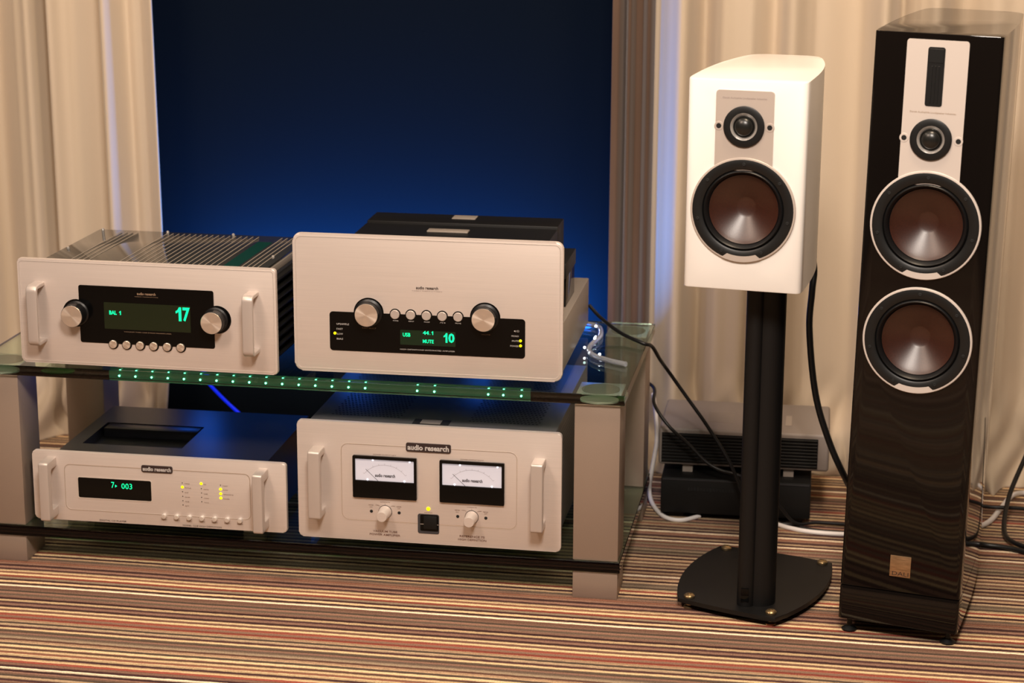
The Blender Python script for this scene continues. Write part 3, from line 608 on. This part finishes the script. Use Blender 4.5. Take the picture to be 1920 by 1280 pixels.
# bookshelf loudspeaker
BZ = 0.6025
t = thing('bookshelf_speaker', 'white bookshelf loudspeaker with brown cone standing on the black stand', 'loudspeaker', (0.2089, -0.1160, BZ), -0.130)
BH = 0.3465
bm = bmesh.new(); prism_z(bm, cabinet_outline(0.0980, 0.372, 0.036, 0.030), 0, BH, 0.0022, 2)
obj('cabinet', cut_holes('cabinet', bm, [(-0.001, 0.1345, 0.0800, 0.05), (-0.003, 0.2715, 0.0200, 0.02)], M['white']), t)
bm = bmesh.new(); pts = rrect(-0.0506, 0.0445, 0.1995, 0.3297, 0.005)
prism_y(bm, pts, -0.0020, -0.0001, 0.0006, 1); me = finish(bm, 'driver_plate', 'plate_grey', 35)
pl = obj('driver_plate', me, t)
obj('lettering', text_m('lettering', 'print_grey', 'Danish Audiophile Loudspeaker Industries', -0.0396, 0.0325, 0.3150, 0.3190, -0.0023), pl)
dome_tweeter(t, -0.0035, 0.2715, 0.0335); screw_plate(t, -0.0450, 0.2713, 'plate_grey'); screw_plate(t, 0.0383, 0.2716, 'plate_grey')
woofer(t, -0.0012, 0.1345, 0.0868, 'plate_grey')
bt = obj('terminal_panel', boxm('terminal_panel', 'black_soft', -0.035, 0.035, 0.371, 0.375, 0.04, 0.12, 0.001), t)

# floor-standing loudspeaker
TZ = 0.026
t = thing('floorstanding_speaker', 'tall gloss black floor-standing loudspeaker with two brown cones', 'loudspeaker', (0.4897, -0.1027, 0), -0.180)
TH = 1.003; tilt = 0.0165
bm = bmesh.new(); prism_z(bm, cabinet_outline(0.101, 0.43, 0.055, 0.030, 0.006), TZ + 0.062, TZ + TH, 0.0016, 2)
RT = Matrix.Rotation(tilt, 4, 'Y')
tp = []
tp.append(obj('cabinet', cut_holes('cabinet', bm, [(0, TZ + .6945, 0.0820, 0.05), (0, TZ + .5025, 0.0820, 0.05), (0, TZ + .8345, 0.0200, 0.02)], M['gloss']), t))
bm = bmesh.new(); prism_z(bm, cabinet_outline(0.101, 0.43, 0.055, 0.030, 0.006), TZ, TZ + 0.0605, 0.0016, 2); tp.append(obj('plinth', finish(bm, 'plinth', 'gloss', 30), t))
bm = bmesh.new(); prism_y(bm, rrect(-0.0490, 0.0490, TZ + 0.760, TZ + 0.9930, 0.005), -0.0020, -0.0001, 0.0006, 1); pl = obj('driver_plate', finish(bm, 'driver_plate', 'plate_white', 35), t); tp.append(pl)
obj('lettering', text_m('lettering', 'print_tan', 'Danish Audiophile Loudspeaker Industries', -0.0375, 0.0355, TZ + 0.8755, TZ + 0.8792, -0.0023), pl)
bm = bmesh.new(); prism_y(bm, rrect(-0.0150, 0.0122, TZ + 0.8877, TZ + 0.9818, 0.004), -0.0026, -0.0020); rb = obj('ribbon_tweeter', finish(bm, 'ribbon_tweeter', 'black_soft'), t); tp.append(rb)
for k in range(3): obj('ribbon_bar', boxm('ribbon_bar', 'frame_black', -0.0082 + 0.0055 * k, -0.0060 + 0.0055 * k, -0.0036, -0.0026, TZ + 0.893, TZ + 0.952, 0.0004, 1), rb)
obj('ribbon_cap', boxm('ribbon_cap', 'frame_black', -0.0128, 0.0100, -0.0032, -0.0026, TZ + 0.957, TZ + 0.979, 0.0003, 1), rb)
tp.append(dome_tweeter(t, -0.0010, TZ + 0.8345, 0.0335))
n0 = len(t.children)
screw_plate(t, -0.0440, TZ + 0.8348, 'plate_white'); screw_plate(t, 0.0425, TZ + 0.8345, 'plate_white'); tp += [c for c in t.children if c.name.startswith('screw_collar')]
tp.append(woofer(t, 0.0, TZ + 0.6945, 0.0895, 'plate_white')); tp.append(woofer(t, 0.0, TZ + 0.5025, 0.0895, 'plate_white'))
bd = obj('badge', boxm('badge', 'badge_gold', -0.0185, 0.0165, -0.0016, 0.0, TZ + 0.0895, TZ + 0.127, 0.0006), t); tp.append(bd)
obj('lettering', text_m('lettering', 'print_dark', 'DALI', -0.0140, 0.0135, TZ + 0.0920, TZ + 0.0990, -0.0018), bd)
for o in tp: o.matrix_local = RT @ o.matrix_local
prof = [(0, 0), (0.0125, 0), (0.0135, 0.003), (0.008, 0.007), (0.0045, 0.009), (0.0045, TZ + 0.006), (0, TZ + 0.006)]
bm = bmesh.new(); lathe_y(bm, prof, 20); bmesh.ops.rotate(bm, verts=bm.verts, matrix=Matrix.Rotation(math.pi / 2, 3, 'X')); sf = finish(bm, 'foot', 'chrome', 35); sf.materials[0] = M['black_soft']
for x, y in ((-0.084, 0.022), (0.084, 0.022), (-0.045, 0.37), (0.045, 0.37)): obj('foot', sf, t, (x, y, 0))

# ------------------------------------------------------------------ speaker stand
st = thing('speaker_stand', 'black metal speaker stand with twin column and curved base plate', 'speaker stand', (0.245, 0.07, 0))
so = Vector((0.245, 0.07, 0))
def bez(p, q, bulge, n=10):
    p, q = Vector(p), Vector(q); nrm = Vector((q.y - p.y, p.x - q.x)).normalized()
    return [(p + (q - p) * (i / n) + nrm * bulge * 4 * (i / n) * (1 - i / n)) for i in range(n)]
FL, FR, BR, BL = (0.110, -0.020), (0.284, -0.088), (0.376, 0.206), (0.166, 0.262)
out = bez(FL, FR, 0.004) + bez(FR, BR, 0.030) + bez(BR, BL, 0.006) + bez(BL, FL, 0.026)
bm = bmesh.new(); prism_z(bm, [(p.x - so.x, p.y - so.y) for p in out], 0.012, 0.020, 0.0015, 2); obj('base_plate', finish(bm, 'base_plate', 'black_matte', 30), st)
def cyl(name, mt, x, y, r, z0, z1, seg=40):
    bm = bmesh.new(); prism_z(bm, [(x - so.x + r * math.cos(2 * math.pi * k / seg), y - so.y + r * math.sin(2 * math.pi * k / seg)) for k in range(seg)], z0, z1); return obj(name, finish(bm, name, mt, 35), st)
cyl('column', 'black_matte', 0.2525, -0.010, 0.0285, 0.0201, BZ - 0.0085); cyl('cable_column', 'black_matte', 0.2300, -0.0290, 0.0155, 0.0201, BZ - 0.0085)
obj('top_plate', boxm('top_plate', 'black_matte', 0.165 - so.x, 0.305 - so.x, -0.055 - so.y, 0.11 - so.y, BZ - 0.0083, BZ - 0.0003, 0.001), st)
obj('cable_slot', boxm('cable_slot', 'black', 0.222 - so.x, 0.236 - so.x, -0.0458 - so.y, -0.0440 - so.y, 0.03, 0.055, 0.0005), st)
for x, y in ((0.130, -0.014), (0.276, -0.066), (0.358, 0.199), (0.178, 0.245)):
    bm = bmesh.new(); lathe_y(bm, [(0, 0), (0.0095, 0), (0.0100, 0.003), (0.005, 0.006), (0.004, 0.011), (0.004, 0.0202), (0.0095, 0.0202), (0.0098, 0.0235), (0.0070, 0.0262), (0.0035, 0.0268), (0.003, 0.0245), (0, 0.0245)], 24)
    bmesh.ops.rotate(bm, verts=bm.verts, matrix=Matrix.Rotation(math.pi / 2, 3, 'X')); obj('spike', finish(bm, 'spike', 'brass', 35), st, (x - so.x, y - so.y, 0), label='brass levelling spike')

# ------------------------------------------------------------------ black component and projector on the carpet
t = thing('black_component', 'flat black electronics box on the carpet under the grey projector', 'electronics', (0.18, 0.60, 0), 0.02)
obj('chassis', boxm('chassis', 'black_soft', -0.150, 0.145, -0.140, 0.09, 0.012, 0.086, 0.003), t)
obj('front_groove', boxm('front_groove', 'dark_metal', -0.147, 0.142, -0.1412, -0.140, 0.0815, 0.0828), t)
slotm = boxm('vent_slot', 'hole', -0.0018, 0.0018, -0.1412, -0.1395, 0.060, 0.068)
for k in range(18): obj('vent_slot', slotm, t, (-0.095 + 0.0062 * k, 0, 0))
bm = bmesh.new(); box(bm, -0.015, 0.015, -0.012, 0.012, 0, 0.0122); ftm = finish(bm, 'foot', 'rubber')
for x in (-0.12, 0.115):
    for y in (-0.11, 0.065): obj('foot', ftm, t, (x, y, 0))
t = thing('projector', 'grey projector with black louvred front lying on the black box', 'projector', (0.190, 0.595, 0.0862), 0.015)
obj('body', boxm('body', 'proj', -0.168, 0.168, -0.105, 0.105, 0.016, 0.093, 0.006, 3), t)
obj('grille', boxm('grille', 'hole', -0.162, 0.146, -0.1062, -0.100, 0.022, 0.083), t)
lou = boxm('louvre', 'black_soft', -0.161, 0.145, -0.1092, -0.1060, -0.0016, 0.0016, 0.0005, 1)
for k in range(9): obj('louvre', lou, t, (0, 0, 0.0265 + 0.0066 * k))
vs = boxm('top_slot', 'proj_slot', -0.075, -0.025, -0.0012, 0.0012, 0.0931, 0.0936)
for k in range(9): obj('top_slot', vs, t, (0, -0.050 + 0.0085 * k, 0))
obj('keypad', boxm('keypad', 'proj_slot', 0.080, 0.092, -0.055, 0.015, 0.0931, 0.0937), t)
bm = bmesh.new(); box(bm, -0.01, 0.01, -0.01, 0.01, 0, 0.0165); pf = finish(bm, 'foot', 'proj_slot')
for x, y in ((-0.11, -0.085), (0.09, -0.085), (0.0, 0.07)): obj('foot', pf, t, (x, y, 0))

# ------------------------------------------------------------------ light rope, cables
t = thing('rope_light', 'clear rope light with small white lamps on the top glass shelf', 'rope light', (-0.35, 0.45, GT))
def rl(p): return (p[0] + 0.35, p[1] - 0.45, p[2])
RP = [(-1.05, 0.50, .0052), (-0.80, 0.515, .0052), (-0.50, 0.50, .0052), (-0.26, 0.47, .0052), (-0.118, 0.475, .0052), (-0.085, 0.40, .0052), (-0.094, 0.30, .0052), (-0.083, 0.245, .0052), (-0.048, 0.208, .0052), (-0.012, 0.185, .0052)]
obj('tube', tube_m('tube', 'rope', [rl(p) for p in RP], 0.005), t)
bm = bmesh.new(); bmesh.ops.create_icosphere(bm, subdivisions=1, radius=0.0028); rled = finish(bm, 'lamp', 'rope_led', 180)
obj('back_glow', tube_m('back_glow', 'added_glow', [rl((x, RY + PD + 0.013, -0.0095)) for x in (-1.08, -0.8, -0.5, -0.2)], 0.0055), t)  # added glow behind the shelf, seen as green through its edge
for p in ((-0.100, 0.272), (-0.066, 0.228), (-0.090, 0.345), (-0.10, 0.44)): obj('lamp', rled, t, rl((p[0], p[1], 0.0105)))
for k, x in enumerate((-0.95, -0.65, -0.35, -0.14)):
    d = bpy.data.lights.new('rope_glow', 'POINT'); d.energy = 0.22; d.color = (0.02, 0.16, 1.0); d.shadow_soft_size = 0.03
    o = bpy.data.objects.new('rope_glow', d); C.objects.link(o); o.location = (x, 0.60, GT - 0.02)
area('rope_backlight', (-0.62, 0.835, 0.26), (-0.62, 1.0, 0.38), 0.84, 36, (0.006, 0.24, 1.0), 0.03)
bl = obj('blue_glowing_tube', tube_m('blue_glowing_tube', 'blue_tube', [(-1.075, 0.72, 0.262), (-1.03, 0.715, 0.215), (-0.979, 0.70, 0.166), (-0.94, 0.70, 0.126), (-0.902, 0.70, 0.092), (-0.85, 0.70, 0.045), (-0.79, 0.69, 0.004)], 0.0035))  # thin tube with even blue emission
tag(bl, 'thin glowing blue tube leaning behind the disc player', 'light tube')

def cable(pts, r, mt, label, group=None):
    o = obj('cable', tube_m('cable', mt, pts, r)); tag(o, label, 'cable', group); return o
cable([(-0.115, 0.452, 0.43), (-0.09, 0.43, 0.412), (-0.045, 0.38, 0.396), (0.003, 0.335, 0.3890), (0.018, 0.36, 0.377), (0.030, 0.40, 0.342), (0.042, 0.44, 0.310), (0.081, 0.44, 0.257), (0.125, 0.425, 0.203), (0.172, 0.41, 0.134), (0.205, 0.405, 0.06), (0.235, 0.39, 0.004)], 0.0036, 'rubber', 'black cable drooping from the top glass shelf past the grey projector')
cable([(-0.03, 0.56, 0.258), (0.006, 0.54, 0.246), (0.014, 0.48, 0.228), (0.045, 0.45, 0.195), (0.084, 0.45, 0.160), (0.120, 0.445, 0.127), (0.150, 0.44, 0.112), (0.185, 0.43, 0.107), (0.225, 0.435, 0.085), (0.262, 0.435, 0.055), (0.300, 0.44, 0.012), (0.345, 0.46, 0.0085), (0.42, 0.47, 0.004)], 0.0034, 'rubber', 'black cable sagging from behind the rack across the black box')
cable([(0.300, 0.27, 0.640), (0.318, 0.305, 0.56), (0.317, 0.30, 0.513), (0.315, 0.30, 0.438), (0.331, 0.30, 0.316), (0.360, 0.30, 0.225), (0.392, 0.31, 0.154), (0.430, 0.40, 0.06), (0.47, 0.46, 0.006), (0.52, 0.47, 0.006)], 0.0062, 'rubber', 'thick black speaker cable hanging from the white loudspeaker')
cable([(0.000, 0.60, 0.215), (0.010, 0.56, 0.18), (0.014, 0.55, 0.135), (0.010, 0.55, 0.10), (0.004, 0.55, 0.06), (0.000, 0.56, 0.02), (0.012, 0.52, 0.005), (0.040, 0.455, 0.004), (0.075, 0.438, 0.004), (0.11, 0.47, 0.004)], 0.0045, 'cable_white', 'white flat cable trailing down beside the black box')
cable([(0.22, 0.445, 0.004), (0.255, 0.452, 0.004), (0.29, 0.430, 0.004), (0.33, 0.415, 0.004), (0.387, 0.412, 0.004), (0.46, 0.42, 0.004)], 0.0048, 'cable_white', 'white cable lying on the carpet between stand and black loudspeaker')
cable([(0.24, 0.44, 0.0035), (0.285, 0.455, 0.0035), (0.335, 0.430, 0.0035), (0.40, 0.425, 0.0035), (0.46, 0.45, 0.0035)], 0.0034, 'rubber', 'thin black cable lying beside the white cable on the carpet')
cable([(0.60, 0.44, 0.0045), (0.672, 0.525, 0.0045), (0.705, 0.62, 0.0045), (0.74, 0.72, 0.0045), (0.80, 0.74, 0.0045)], 0.0055, 'cable_white', 'white cable running to the curtain beside the black loudspeaker')
cable([(0.56, 0.36, 0.03), (0.62, 0.375, 0.020), (0.66, 0.395, 0.006), (0.71, 0.385, 0.005), (0.78, 0.345, 0.005), (0.90, 0.30, 0.005)], 0.0055, 'rubber', 'black cable leaving the tall loudspeaker across the carpet')
cable([(0.78, 0.71, 0.16), (0.745, 0.64, 0.10), (0.715, 0.56, 0.05), (0.703, 0.47, 0.012), (0.72, 0.40, 0.011), (0.78, 0.36, 0.011)], 0.0048, 'rubber', 'dark looped cable coming off the curtain onto the carpet')
cable([(0.58, 0.66, 0.004), (0.67, 0.60, 0.0150), (0.74, 0.60, 0.0150), (0.85, 0.62, 0.004)], 0.0040, 'rubber', 'thin black cable under the dark looped cable by the curtain')
